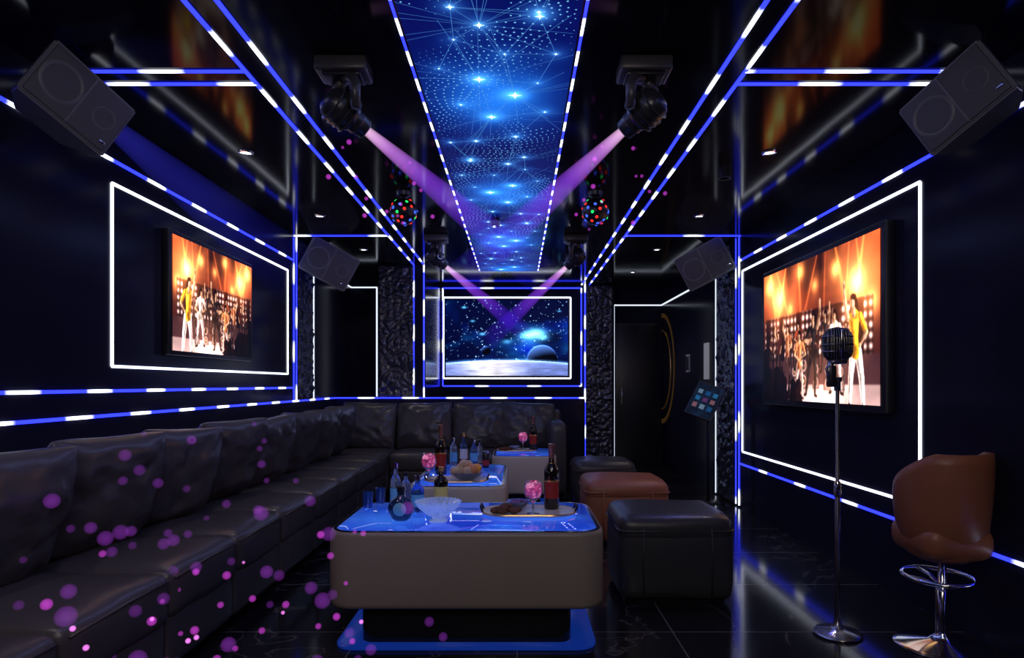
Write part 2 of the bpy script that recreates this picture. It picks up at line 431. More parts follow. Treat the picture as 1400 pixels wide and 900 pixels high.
def stage(H=300,Wd=500,asp=1.68):
    U,V=canvas(H,Wd); X=U*asp; A=np.zeros((H,Wd,3))
    hz=fbm(U,V,3,3); hz2=fbm(U,V,7,13); gr=fbm(U,V,26,33)
    A[...,0]=.10+.22*hz; A[...,1]=.05+.08*hz; A[...,2]=.06+.04*hz
    up=np.clip((V-.42)/.35,0,1)*np.clip(hz*1.9-.25,0,1)
    for c,a in zip(range(3),(.80,.30,.10)): A[...,c]+=a*up*.75
    for cx,wd in ((.30,.05),(.55,.07),(.72,.04),(.42,.03)):
        A*=(1-.60*np.exp(-((U-cx)/wd)**2)*np.clip((V-.6)*3,0,1))[...,None]
    for cx,ang,wd,I in ((.10,.25,.04,1),(.30,-.35,.05,.9),(.45,.5,.03,.8),(.62,-.1,.03,.9),(.75,.35,.05,1),(.92,-.3,.06,1),(.2,.1,.02,.8),(.85,-.6,.03,.8),(.38,.05,.02,.6),(.15,-.2,.03,.8)):
        dx=X-(cx*asp+ang*(1-V)); ww=wd*(.2+1.2*(1-V))
        g=I*np.exp(-(dx/ww)**2)*np.clip((V-.38)/.5,0,1)
        A[...,0]+=.62*g; A[...,1]+=.28*g; A[...,2]+=.12*g
    flares=((.15,.74,.08,1.3),(.30,.86,.05,1.0),(.60,.93,.05,.9),(.82,.78,.08,1.1),(.93,.9,.06,.9),(.47,.80,.04,.7),(.05,.6,.06,.7),(.70,.68,.04,.6))
    for cx,cy,r,I in flares:
        g=I*np.exp(-((X-cx*asp)**2+(V-cy)**2)/r**2)+.35*I*np.exp(-((X-cx*asp)**2+(V-cy)**2)/(r*2.4)**2); A[...,0]+=g; A[...,1]+=.60*g; A[...,2]+=.30*g
    gx=(U*27)%1-.5; gy=(V*16)%1-.5
    reg=(V>.30)&(V<.64)&(U>.04)&(U<.98); colm=(np.sin(U*38)>-.6)
    A[reg]*=.38
    dots=np.exp(-(gx**2+gy**2)/.075)*reg*colm*np.clip(.25+1.4*vnoise(U,V,9,8),0,1.4)
    A[...,0]+=dots*1.1; A[...,1]+=dots*.90; A[...,2]+=dots*.88
    rg=(V>.10)&(V<.30); A[rg]=A[rg]*.35+np.array([.10,.07,.09])+ (hz2[rg]*.16)[:,None]*np.array([1,.6,.5])
    rf=(V<=.12); g=.50+.65*hz2
    A[rf]=(np.stack([g*1.0,g*.78,g*.76],-1))[rf]*np.clip(1.25-abs(U-.35)*1.3,0.2,1.2)[rf][:,None]
    for cx,cy,w,h in ((.36,.17,.06,.09),(.57,.20,.07,.11),(.46,.18,.05,.09),(.26,.16,.05,.08),(.66,.17,.06,.09)):
        m=(abs(U-cx)<w/2*1.2)&(abs(V-cy)<h); A[m]=A[m]*.3+np.array([.10,.08,.09])
        for q in (-.5,.5):
            r=np.hypot(X-cx*asp,V-(cy+q*h)); A[(r<h*.40)&(r>h*.30)]=(.85,.65,.6); A[r<h*.30]=(.20,.14,.14); A[r<h*.14]=(.9,.62,.45)
    A=blur(A,2)
    def cap(p,q,r0,r1,c,rim=1):
        px=X-p[0];py=V-p[1];dx=q[0]-p[0];dy=q[1]-p[1];t=np.clip((px*dx+py*dy)/(dx*dx+dy*dy+1e-9),0,1)
        ax=px-t*dx; ay=py-t*dy; rr=(r0+(r1-r0)*t)
        d=np.hypot(ax,ay)-rr+ (hz2-.5)*.014+(gr-.5)*.006; a=np.clip(.5-d*H*.7,0,1)[...,None]
        n=np.clip(ax/(rr+1e-6),-1,1)
        sh=(.30+.75*np.clip(.45-n,0,1)+1.1*np.clip(n-.6,0,1)*rim)*(.25+1.5*gr)
        c=np.array(c); col=sh[...,None]*c+ (np.clip(n-.55,0,1)*.9*rim)[...,None]*np.array([1,.5,.2])*.6
        A[:]=A*(1-a)+np.clip(col,0,1.2)*a
    def person(u,v0,h,top,pants,skin=(1.0,.72,.56),hair=(.10,.045,.03),la=(-150,-170),ra=(-40,40),guitar=None,lean=0,longhair=False):
        x=u*asp; P=lambda a,b:(x+(a+lean*b)*h,v0+b*h)
        cap(P(-.045,.48),P(-.08,.26),.056*h,.036*h,pants); cap(P(-.08,.26),P(-.09,.02),.036*h,.024*h,pants)
        cap(P(.035,.48),P(.09,.28),.056*h,.036*h,pants); cap(P(.09,.28),P(.13,.04),.036*h,.024*h,pants)
        cap(P(-.09,.01),P(-.13,.0),.02*h,.02*h,(.05,.05,.05)); cap(P(.13,.02),P(.17,.01),.02*h,.02*h,(.05,.05,.05))
        if longhair: cap(P(-.01,.90),P(-.03,.72),.056*h,.066*h,hair)
        cap(P(0,.48),P(0,.60),.064*h,.052*h,top); cap(P(0,.60),P(0,.76),.054*h,.080*h,top); cap(P(-.07,.78),P(.07,.78),.028*h,.028*h,top)
        cap(P(0,.80),P(0,.86),.024*h,.024*h,skin)
        cap(P(0,.90),P(0,.935),.044*h,.046*h,hair); cap(P(.012,.885),P(.014,.908),.029*h,.032*h,skin)
        cap(P(-.03,.945),P(.02,.955),.026*h,.02*h,hair)
        for s,ang in ((-1,la),(1,ra)):
            a=math.radians(ang[0]);b=math.radians(ang[1]); S=(s*.10,.775)
            E=(S[0]+s*abs(math.sin(a))*.16,S[1]-math.cos(a)*.16)
            Hn=(E[0]+math.sin(b)*.15*s,E[1]-math.cos(b)*.15)
            cap(P(*S),P(*E),.032*h,.025*h,top if abs(ang[0])<100 else skin); cap(P(*E),P(*Hn),.023*h,.016*h,skin); cap(P(*Hn),P(Hn[0],Hn[1]+.01),.022*h,.018*h,skin)
        if guitar:
            cap(P(-.07,.50),P(.03,.53),.076*h,.056*h,guitar); cap(P(.04,.54),P(.30,.66),.014*h,.012*h,(.35,.2,.1)); cap(P(.30,.66),P(.35,.68),.02*h,.016*h,(.2,.1,.05))
    for u in (.22,.45,.55,.68,.90): person(u,.24,.28,(.25,.12,.10),(.10,.08,.10),la=(20,-20),ra=(25,-60),longhair=True)
    person(.83,.20,.34,(.30,.12,.10),(.10,.08,.10),la=(20,-20),ra=(-150,-175))
    person(.62,.22,.36,(.80,.28,.14),(.12,.10,.12),la=(20,-20),ra=(30,-60),guitar=(.5,.08,.05))
    person(.38,.20,.42,(.16,.12,.13),(.12,.10,.11),la=(-165,-178),ra=(35,-70))
    person(.73,.14,.44,(1.0,.55,.36),(.30,.20,.20),la=(20,-50),ra=(-150,-170),longhair=True)
    person(.29,.06,.56,(1.1,1.0,.96),(1.1,1.05,1.05),la=(25,-45),ra=(30,-60),guitar=(.85,.80,.75),longhair=True,lean=.05)
    person(.50,.04,.60,(.14,.11,.12),(.10,.09,.10),la=(-160,-175),ra=(35,-90),guitar=(.12,.08,.07),longhair=True,lean=-.06)
    person(.61,.02,.50,(1.1,.60,.36),(1.0,.8,.75),la=(30,-70),ra=(20,-60),longhair=True)
    person(.14,-.03,.72,(1.3,.80,.16),(1.4,1.3,1.3),la=(30,-45),ra=(-168,-182),longhair=True,lean=.08)
    cap((.24*asp,.05),(.22*asp,.48),.005,.005,(.3,.3,.3))
    rs=np.random.RandomState(4)
    for i in range(22):
        cu=.60+.44*rs.rand(); cv=-.02+.24*rs.rand()*(cu-.5)*2; r=.038+.018*rs.rand()
        cap((cu*asp,cv-.12),(cu*asp,cv-.04),.085,.070,(.05,.025,.035),.25); cap((cu*asp,cv+.05),(cu*asp,cv+.08),r,r,(.07,.03,.03),.25)
    for cu,cv in ((.90,.30),(.80,.24),(.72,.18)):
        cap((cu*asp,cv-.15),(cu*asp-.02,cv),.020,.014,(.09,.04,.04),.3)
    cap((.97*asp,-.02),(.97*asp,.26),.09,.06,(.04,.02,.03),.2); cap((.97*asp,.33),(.97*asp,.36),.05,.05,(.06,.03,.04),.3)
    for cx,cy,r,I in ((.15,.72,.28,.22),(.8,.75,.28,.18),(.4,.08,.3,.25),(.2,.45,.2,.12)):
        g=I*np.exp(-((X-cx*asp)**2+(V-cy)**2)/r**2); A[...,0]+=g; A[...,1]+=.58*g; A[...,2]+=.36*g
    A=blur(A,1)*.80+blur(A,10)*.36
    return np.clip(A,0,1.15)
def space(H=240,Wd=390,asp=1.6):
    U,V=canvas(H,Wd); X=U*asp; A=np.zeros((H,Wd,3))
    n=fbm(U,V,3,21); n2=fbm(U,V,6,40)
    neb=np.clip((n-.34)*2.6,0,1)*np.exp(-((V-.50-.1*(U-.3))/.36)**2)
    A[...,0]=.01+.10*neb*n2*2; A[...,1]=.05+.50*neb*n2*1.5; A[...,2]=.18+.75*neb
    rs=np.random.RandomState(2)
    for i in range(260):
        x=rs.rand()*asp;y=.2+.8*rs.rand(); r=.004+.005*rs.rand()**3; g=np.exp(-((X-x)**2+(V-y)**2)/r**2)*(.4+.6*rs.rand())
        A+=g[...,None]*np.array([.8,.95,1])
    for x,y,r,I in ((.74,.56,.06,1.3),(.66,.53,.04,.8),(.80,.50,.03,.6),(.70,.50,.10,.35),(.30,.55,.02,.8),(.22,.72,.015,.7),(.50,.45,.03,.5),(.15,.9,.015,.9),(.93,.85,.012,.7)):
        g=I*np.exp(-((X-x*asp)**2/(r*2)**2+(V-y)**2/r**2)); A+=g[...,None]*np.array([.45,.85,1])
    def planet(cx,cy,r,lx,ly,col,dark=(.01,.02,.06)):
        dx=(X-cx)/r;dy=(V-cy)/r;rr=np.hypot(dx,dy); m=np.clip((1-rr)*r*H,0,1)[...,None]
        nz=np.sqrt(np.clip(1-rr**2,0,1)); l=np.clip(dx*lx+dy*ly-nz*.25,0,1)**.8
        c=np.array(dark)+l[...,None]*np.array(col)*(.7+.5*n2[...,None]); A[:]=A*(1-m)+c*m
        A[:]+=(np.exp(-((rr-1)/.04)**2)*np.clip(dx*lx+dy*ly,0,1)*.7)[...,None]*np.array(col)
    planet(.79*asp,.20,.20,-.25,.97,(.40,.60,1.0)); planet(.33*asp,.33,.06,-.5,.86,(.3,.45,.8)); planet(.26*asp,.36,.018,0,1,(.6,.7,.9))
    hor=.205-.10*(U-.5)**2*1.6; m=V<hor; dd=(hor-V)
    s=.55+.5*fbm(U*1.2,V*4,8,60)
    g=np.clip(s*(1.2-dd*1.0),0,1); bright=np.exp(-((U-.38)/.22)**2)
    A[m]=np.stack([g*(.48+.6*bright),g*(.56+.5*bright),g*(.88+.25*bright)],-1)[m]
    A+=(np.exp(-((V-hor)/.02)**2)*.5)[...,None]*np.array([.5,.75,1])
    return np.clip(A,0,1.1)
M_scr=attr_emat('screen_picture',1.4)
st_img=stage()
tv=empty('wall_television')
box('housing',(-W,4.255,1.465),(-W+.05,5.59,2.285),M_dark,tv,.006)
raster_plane('screen',st_img,(-W+.054,4.286,1.495),(0,1.274,0),(0,0,.76),M_scr,tv)
tv=empty('wall_television')
box('housing',(W-.06,4.00,1.095),(W,6.00,2.275),M_dark,tv,.006)
raster_plane('screen',st_img,(W-.064,4.05,1.14),(0,1.90,0),(0,0,1.095),M_scr,tv)
tv=empty('wall_television')
box('housing',(-1.105,10.06,1.385),(.79,10.10,2.575),M_dark,tv,.004)
raster_plane('screen',space(),(-1.09,10.055,1.40),(1.865,0,0),(0,0,1.16),attr_emat('space_picture',1.5),tv)

# ------------------------------------------------------------------ sectional sofa
sofa=empty('sectional_sofa')
SF=-1.45; D=.66
seams=[2.76+D*k for k in range(-4,8)]
y0s=seams[0]
box('base_side',(-W+.01,y0s,.0),(-1.56,8.32,.12),M_dark,sofa,.01)
box('backrest_side',(-W+.005,y0s,.1),(-2.06,8.32,.96),M_leather,sofa,.05,4)
for i,(a,b) in enumerate(zip(seams[:-1],seams[1:])):
    puffbox('seat_front_%d'%i,(-2.1,a+.003,.06),(SF-.02,b-.003,.31),.03,M_leather,sofa,(.012,0,0),seed=i)
    puffbox('seat_cushion_%d'%i,(-2.12,a+.002,.28),(SF,b-.002,.49),.045,M_leather,sofa,(.012,0,.026),nz=.010,nsc=5,seed=i)
    tube('seat_piping_%d'%i,[(SF+.002,a+.03,.455),(SF+.010,(a+b)/2,.465),(SF+.002,b-.03,.455)],.005,M_leather,sofa,8)
    pillow('back_pillow_%d'%i,(-1.955,(a+b)/2+random.uniform(-.02,.02),.760+random.uniform(-.01,.015)),(math.radians(random.uniform(15,21)),random.uniform(-.06,.06),math.radians(79+random.uniform(-5,5))),D*1.05,.60,.27,M_leather,sofa,i)
yf=7.42
box('base_back',(-1.60,yf+.08,0),(.50,8.31,.12),M_dark,sofa,.01)
box('backrest_back',(-W+.01,8.10,.1),(.54,8.32,.96),M_leather,sofa,.05,4)
puffbox('corner_seat',(-2.12,7.385,.06),(SF,8.15,.49),.045,M_leather,sofa,(0,0,.02),seed=30)
xs=[-1.45,-.80,-.15,.38]
for i,(a,b) in enumerate(zip(xs[:-1],xs[1:])):
    puffbox('seat_front_b%d'%i,(a+.003,yf+.02,.06),(b-.003,8.1,.31),.03,M_leather,sofa,(0,.012,0),seed=40+i)
    puffbox('seat_cushion_b%d'%i,(a+.002,yf,.28),(b-.002,8.12,.49),.045,M_leather,sofa,(0,.012,.022),nz=.006,seed=50+i)
for i,x in enumerate((-1.80,-1.12,-.44,.12)):
    pillow('back_pillow_b%d'%i,(x,7.98,.775),(math.radians(-15),random.uniform(-.04,.04),random.uniform(-.05,.05)),.70,.60,.26,M_leather,sofa,70+i)
puffbox('armrest',(.36,yf-.02,.03),(.56,8.31,.84),.06,M_leather,sofa,(.01,0,.01),seed=80)

# ------------------------------------------------------------------ coffee tables
def table_top_mat():
    m=bpy.data.materials.new('lit_blue_glass'); m.use_nodes=True; nt=m.node_tree; b=nt.nodes['Principled BSDF']
    tc=nt.nodes.new('ShaderNodeTexCoord'); nz=nt.nodes.new('ShaderNodeTexNoise'); nz.inputs['Scale'].default_value=2.2
    nt.links.new(tc.outputs['Object'],nz.inputs['Vector'])
    r=nt.nodes.new('ShaderNodeValToRGB'); r.color_ramp.elements[0].position=.3; r.color_ramp.elements[0].color=(.010,.045,.60,1)
    r.color_ramp.elements[1].position=.75; r.color_ramp.elements[1].color=(.05,.22,1,1)
    nt.links.new(nz.outputs['Fac'],r.inputs[0]); nt.links.new(r.outputs[0],b.inputs['Emission Color'])
    b.inputs['Emission Strength'].default_value=.95; b.inputs['Base Color'].default_value=(.01,.03,.2,1); b.inputs['Roughness'].default_value=.04
    b.inputs['Coat Weight'].default_value=1; return m
M_top=table_top_mat()
M_glowb=mat('blue_floor_underglow',(.01,.03,.2),.2,emis=(.006,.045,.42),es=.35)  # glowing plate stands in for the blue light on the floor
ZT=.566
def coffee_table(x0,x1,y0,y1,body):
    t=empty('coffee_table',((x0+x1)/2,(y0+y1)/2,0)); w=x1-x0; d=y1-y0; r=.13
    o=(0,0,0)
    loft('floor_underglow',w-.08,d-.02,.10,[(.01,0),(0,.004),(0,.016),(.01,.02)],M_glowb,o,t)
    loft('plinth',w-.32,d-.14,.06,[(0,.02),(0,.20)],M_rim,o,t)
    loft('body',w,d,r,[(.03,.195),(.012,.200),(.003,.21),(0,.225),(0,ZT-.02),(.003,ZT-.008),(.010,ZT-.001),(.020,ZT)],body,o,t)
    loft('rim',w-.03,d-.03,r-.01,[(0,ZT-.004),(.001,ZT+.003),(.018,ZT+.003),(.02,ZT-.002)],M_rim,o,t,False)
    loft('glass_top',w-.066,d-.066,r-.03,[(0,ZT-.002),(.001,ZT+.002),(.004,ZT+.003)],M_top,o,t)
    return t
coffee_table(-.922,.425,3.13,3.95,M_taupe)
coffee_table(-.76,-.075,4.52,5.80,M_white_lit)
coffee_table(-.25,.39,6.42,7.25,M_white_lit)
TZ=ZT+.0035

# ------------------------------------------------------------------ tableware
def at(px,py,z=TZ):
    s=(py-525)/(CH-z); return ((px-707)/s,F/s)
G_dark=mat('dark_bottle_glass',(.012,.008,.006),.06,coat=.5)
G_clear=glassy('clear_glass',(.75,.85,.95)); G_blue=glassy('blue_bottle_glass',(.15,.35,.8)); G_navy=mat('navy_bottle',(.01,.03,.08),.1,coat=1)
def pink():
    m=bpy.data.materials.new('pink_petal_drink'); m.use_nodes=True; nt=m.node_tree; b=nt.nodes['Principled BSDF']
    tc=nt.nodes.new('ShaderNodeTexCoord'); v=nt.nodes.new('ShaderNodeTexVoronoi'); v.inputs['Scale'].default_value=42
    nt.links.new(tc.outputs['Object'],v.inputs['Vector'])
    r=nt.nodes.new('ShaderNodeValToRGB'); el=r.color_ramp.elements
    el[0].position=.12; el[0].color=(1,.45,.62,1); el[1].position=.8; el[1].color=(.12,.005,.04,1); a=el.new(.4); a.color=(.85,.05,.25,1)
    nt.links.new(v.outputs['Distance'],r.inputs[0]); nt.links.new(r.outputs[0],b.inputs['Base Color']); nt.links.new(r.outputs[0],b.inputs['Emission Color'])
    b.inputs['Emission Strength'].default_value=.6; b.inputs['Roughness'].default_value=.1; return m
G_pink=pink()
M_foil=mat('copper_foil',(.45,.20,.12),.35,.7); M_label=mat('cream_label',(.75,.70,.6),.6); M_lred=mat('red_black_label',(.10,.012,.010),.4,emis=(.9,.05,.02),es=.04)
M_yel=mat('yellow_label',(.80,.65,.12),.5); M_lblue=mat('teal_label',(.15,.45,.55),.5); M_tray=mat('marble_white',(.62,.59,.57),.25); M_food=mat('chocolate_cookie',(.12,.045,.02),.7,bump=(60,.6,.01))
M_bread=mat('bread_crust',(.62,.46,.30),.7,bump=(30,.5,.01)); M_apple=mat('apple_skin',(.75,.30,.12),.3); M_orange=mat('orange_peel',(.90,.42,.06),.45,bump=(90,.3,.003))
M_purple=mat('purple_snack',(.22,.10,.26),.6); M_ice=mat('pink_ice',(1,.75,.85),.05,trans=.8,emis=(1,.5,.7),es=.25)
ON=.013
def wine(px,py,h=.34,lab=M_lred,dz=ON):
    x,y=at(px,py); e=empty('wine_bottle',(x,y,TZ+dz)); k=h/.34
    lathe('glass',[(0,0),(.036*k,0),(.040*k,.006*k),(.040*k,.185*k),(.036*k,.212*k),(.020*k,.240*k),(.0145*k,.262*k),(.0145*k,.32*k),(0,.32*k)],G_dark,parent=e)
    lathe('foil',[(.0155*k,.262*k),(.0158*k,.30*k),(.0178*k,.302*k),(.0178*k,.338*k),(.012*k,.34*k),(0,.34*k)],M_foil,parent=e)
    vs=[];fs=[];n=16
    for i in range(n+1):
        a=math.radians(-150+120*i/n); vs+=[(.0408*k*math.cos(a),.0408*k*math.sin(a),.055*k),(.0408*k*math.cos(a),.0408*k*math.sin(a),.15*k)]
    for i in range(n): fs.append((2*i,2*i+2,2*i+3,2*i+1))
    mesh('label',vs,fs,lab,e,True)
    lathe('label_band',[(.0410*k,.142*k),(.0414*k,.146*k),(.0410*k,.150*k)],M_gold,parent=e)
    lathe('neck_band',[(.0205*k,.2395*k),(.0225*k,.232*k),(.0205*k,.24*k)],M_gold,parent=e)
def goblet(px,py,h=.16,dz=ON):
    x,y=at(px,py); e=empty('cocktail_goblet',(x,y,TZ+dz)); k=h/.16
    lathe('glass',[(0,0),(.032*k,0),(.032*k,.003*k),(.006*k,.008*k),(.0045*k,.05*k),(.012*k,.062*k),(.038*k,.080*k),(.047*k,.11*k),(.042*k,.145*k),(.036*k,.16*k),(.034*k,.16*k),(.040*k,.142*k),(.044*k,.11*k),(.036*k,.084*k),(0,.066*k)],G_clear,parent=e)
    lathe('drink',[(0,.068*k),(.033*k,.084*k),(.042*k,.108*k),(.040*k,.130*k),(0,.132*k)],G_pink,parent=e)
    for i in range(7):
        a=i*1.26; q=.024 if i<5 else .008
        bx=box('ice_%d'%i,(-.012*k,-.012*k,-.012*k),(.012*k,.012*k,.012*k),M_ice if i%2 else G_pink,e,.003); bx.location=(q*k*math.cos(a),q*k*math.sin(a),(.136+.01*(i>4))*k); bx.rotation_euler=(a,a*.7,a)
def bottle(name,px,py,h,r,g,lab=None,capm=None,neck=.35,sh=.62,liq=None):
    x,y=at(px,py); e=empty(name,(x,y,TZ))
    lathe('glass',[(0,0),(r*.92,0),(r,h*.02),(r,h*sh),(r*.8,h*(sh+.08)),(r*neck,h*(sh+.16)),(r*neck,h*.93),(r*neck*.9,h*.93),(0,h*.93)],g,parent=e)
    lathe('cap',[(r*neck*1.15,h*.88),(r*neck*1.15,h),(0,h)],capm or M_chrome,parent=e)
    if lab: lathe('label',[(r*1.012,h*.16),(r*1.015,h*.17),(r*1.015,h*.48),(r*1.012,h*.49)],lab,parent=e)
def tray(px,py,w,d):
    x,y=at(px,py); e=empty('serving_tray',(x,y,TZ))
    loft('plate',w,d,d*.48,[(.02,0),(.004,.006),(0,.016),(.005,.018),(.012,.012),(.02,.010)],M_tray,(0,0,0),e)
    loft('rim',w+.004,d+.004,d*.48,[(.0,.014),(.002,.0195),(.008,.0195),(.008,.016)],M_gold,(0,0,0),e,False)
    for s in(-1,1):
        tube('handle_%d'%(s+2),[(s*(w/2-.012),-.05,.016),(s*(w/2+.0),-.05,.045),(s*(w/2+.0),.05,.045),(s*(w/2-.012),.05,.016)],.006,M_rim,e)
    return e,x,y
def cookies(parent,cx,cy,z0,n,R,m,r=.02,flat=.5,seed=1):
    rs=random.Random(seed); vs=[];fs=[]
    for i in range(n):
        a=rs.random()*6.28; q=R*math.sqrt(rs.random()); h=z0+r*flat+max(0,(1-q/R))*r*1.6*rs.random()
        bm=bmesh.new(); bmesh.ops.create_icosphere(bm,subdivisions=2,radius=r*(.8+.4*rs.random()))
        rot=Matrix.Rotation(rs.uniform(-.5,.5),3,'X')@Matrix.Rotation(rs.random()*3,3,'Z')
        b=len(vs)
        for v in bm.verts:
            p=Vector((v.co.x,v.co.y,v.co.z*flat)); p*=1+.12*noise.noise(p*60+Vector((i,0,0))); p=rot@p
            vs.append((cx+q*math.cos(a)+p.x,cy+q*math.sin(a)*.8+p.y,h+p.z))
        for f in bm.faces: fs.append(tuple(b+v.index for v in f.verts))
        bm.free()
    return mesh('snacks',vs,fs,m,parent,True)
e,x,y=tray(723,702,.52,.30)
cookies(e,-.125,-.02,.012,26,.075,M_food,.021,.55,3)
lathe('snack_bowl',[(0,.012),(.03,.012),(.055,.035),(.066,.055),(.063,.055),(.05,.035),(0,.02)],G_clear,(-.06,.085,0),e,ribs=12,rib=.04)
cookies(e,-.06,.085,.035,18,.05,M_purple,.013,.7,5)
goblet(729,706,.175); wine(754,698,.36)
bottle('gin_bottle',541,700,.27,.030,G_clear,M_lblue,M_chrome,.38,.62)
bottle('liqueur_bottle',571,700,.20,.036,G_blue,M_lblue,M_chrome,.4,.6)
bottle('rum_bottle',603,690,.22,.040,G_dark,M_yel,M_gold,.36,.62)
bottle('tonic_bottle',555,690,.19,.03,G_clear,None,M_dark,.36,.6)
x,y=at(548,712); e=empty('round_flask',(x,y,TZ))
vs=lathe('body',[(0,0),(.034,0),(.050,.014),(.066,.05),(.066,.075),(.05,.105),(.024,.122),(.018,.13),(.017,.16),(0,.16)],G_navy,parent=e)
vs.scale=(1,.6,1)
lathe('cap',[(.020,.148),(.021,.175),(.014,.18),(0,.18)],M_dark,parent=e)
lathe('label',[(0,0),(.032,0),(.034,-.002)],M_lblue,(0,-.0405,.064),e,rot=(math.radians(90),0,0))
x,y=at(599,713); e=empty('crystal_bowl',(x,y,TZ))
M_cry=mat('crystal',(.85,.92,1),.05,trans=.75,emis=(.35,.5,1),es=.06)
lathe('bowl',[(0,0),(.045,0),(.045,.006),(.02,.018),(.055,.035),(.10,.075),(.118,.105),(.113,.105),(.094,.078),(.05,.042),(0,.028)],M_cry,parent=e,seg=96,ribs=24,rib=.035)
for p in ((503,694),(520,688)):
    x,y=at(*p); e=empty('tumbler_glass',(x,y,TZ)); lathe('glass',[(0,0),(.026,0),(.031,.09),(.029,.09),(.024,.008),(0,.008)],G_blue,parent=e)
e,x,y=tray(625,658,.46,.30)
lathe('fruit_bowl',[(0,.012),(.05,.012),(.09,.035),(.125,.07),(.121,.07),(.085,.04),(0,.022)],G_clear,(.07,.0,0),e,ribs=16,rib=.03,seg=64)
fr=[(.03,.0,.085,.046,M_bread),(-.01,-.03,.075,.038,M_bread),(.07,.03,.105,.048,M_bread),(.11,-.03,.09,.040,M_apple),(.14,.02,.09,.038,M_orange),(.08,-.05,.08,.036,M_bread),(.05,-.01,.125,.036,M_bread)]
for i,(a,b,c,r,m) in enumerate(fr): lathe('fruit_%d'%i,[(0,-r),(r*.5,-r*.9),(r*.9,-r*.4),(r,0),(r*.88,r*.5),(r*.5,r*.85),(r*.12,r*.82),(0,r*.7)],m,(a,b,c),e,seg=18)
goblet(586,659,.19); wine(603,651,.38)
bottle('vodka_bottle',620,637,.24,.032,G_clear,M_lblue,M_chrome,.35,.65); bottle('whisky_bottle',634,634,.27,.034,G_blue,M_label,M_gold,.35,.6)
bottle('gin_bottle',648,636,.22,.034,G_blue,M_lblue,M_chrome,.4,.62)
bottle('beer_can',664,640,.14,.030,M_dark,M_lred,M_chrome,.8,.84); bottle('vodka_bottle',656,632,.20,.030,G_clear,None,M_dark,.35,.62)
e,x,y=tray(706,617,.44,.28); cookies(e,-.10,-.01,.012,22,.07,M_food,.02,.6,9)
lathe('snack_bowl',[(0,.012),(.03,.012),(.055,.035),(.062,.05),(.058,.05),(.05,.035),(0,.02)],G_clear,(-.02,.07,0),e)
goblet(715,616,.18); wine(729,616,.35)

# ------------------------------------------------------------------ ottomans
def ottoman(x0,x1,y0,y1,h,m):
    e=empty('leather_ottoman',((x0+x1)/2,(y0+y1)/2,0)); w=x1-x0; d=y1-y0
    loft('foot_plinth',w-.06,d-.06,.04,[(0,0),(0,.03)],M_rim,(0,0,0),e)
    puffbox('body',(-w/2,-d/2,.02),(w/2,d/2,h-.06),.05,m,e,(.02,.02,0),nz=.004,seed=x0)
    puffbox('cushion',(-w/2-.004,-d/2-.004,h-.16),(w/2+.004,d/2+.004,h),.06,m,e,(.012,.012,.018),nz=.006,nsc=5,seed=x1)
    for s in (-1,1):
        tube('seam_%d'%(s+2),[(s*w*.30,-d/2-.018,.06),(s*w*.31,-d/2-.026,h*.5),(s*w*.30,-d/2-.012,h-.07)],.004,m,e,8)
    tube('piping',[(p[0],p[1],h-.085) for p in rring(w+.022,d+.022,.05,0,0,4)],.006,m,e,8,True)
ottoman(.60,1.25,3.80,4.38,.51,M_leather2)
ottoman(.555,1.20,5.20,5.80,.50,M_brown)
ottoman(.57,1.17,6.50,7.05,.50,M_leather2)

# ------------------------------------------------------------------ microphone
e=empty('vintage_microphone_stand',(1.63,3.35,0))
lathe('base',[(0,0),(.115,0),(.118,.008),(.11,.018),(.04,.03),(.018,.05),(.014,.09),(0,.09)],M_gun,parent=e,seg=40)
lathe('pole',[(0,.05),(.013,.05),(.013,.72),(.0095,.73),(.0095,1.26),(0,1.26)],M_gun,parent=e,seg=16)
lathe('clutch',[(0,.70),(.016,.70),(.018,.71),(.018,.765),(.013,.78),(0,.78)],M_chrome,parent=e,seg=18)
lathe('collar',[(0,1.24),(.016,1.24),(.016,1.285),(.022,1.29),(.022,1.31),(0,1.31)],M_gun,parent=e,seg=18)
tube('swivel_neck',[(0,0,1.29),(-.035,0,1.31),(-.045,0,1.35),(-.03,0,1.385),(0,0,1.40)],[.014,.018,.018,.016,.02],M_gun,e)
box('handle_body',(-.05,-.022,1.26),(-.012,.022,1.37),M_bmetal,e,.01)
N=20;vs=[];fs=[];prof=[]
for j in range(N+1):
    t=-1+2*j/N; prof.append(((1-abs(t)**3.2)**(1/2.2),t))
for i in range(32):
    a=6.283*i/32; ca,sa=math.cos(a),math.sin(a); ex=.7
    X=math.copysign(abs(ca)**ex,ca)*.068; Y=math.copysign(abs(sa)**ex,sa)*.045
    for r,t in prof: vs.append((X*r,Y*r,1.475+t*.092))
for i in range(32):
    for j in range(N):
        k=(i+1)%32; fs.append((i*(N+1)+j,k*(N+1)+j,k*(N+1)+j+1,i*(N+1)+j+1))
mesh('head_core',vs,fs,M_dark,e,True)
for i in range(-5,6):
    x=i*.0125
    for s in (-1,1):
        pts=[]
        for j in range(1,N):
            r,t=prof[j]; X=x*(.35+.65*r) ; q=max(0,1-abs(X/(.070*r+1e-4))**(2/.7*1.0)) ; Yv=.0475*r*q**.35
            if q<=0: continue
            pts.append((X,s*Yv,1.475+t*.092))
        if len(pts)>3: tube('rib_%d_%d'%(i+6,s+1),pts,.0030,M_gun,e,6)
for z,rr in ((1.475,1.0),(1.515,.97),(1.44,.98)):
    pts=[]
    for i in range(40):
        a=6.283*i/40; ca,sa=math.cos(a),math.sin(a)
        pts.append((math.copysign(abs(ca)**.7,ca)*.0715*rr,math.copysign(abs(sa)**.7,sa)*.049*rr,z))
    tube('band_%d'%int(z*1000),pts,.0045,M_gun,e,8,True)
box('centre_bar',(-.008,-.056,1.40),(.008,-.047,1.55),M_chrome,e,.003)
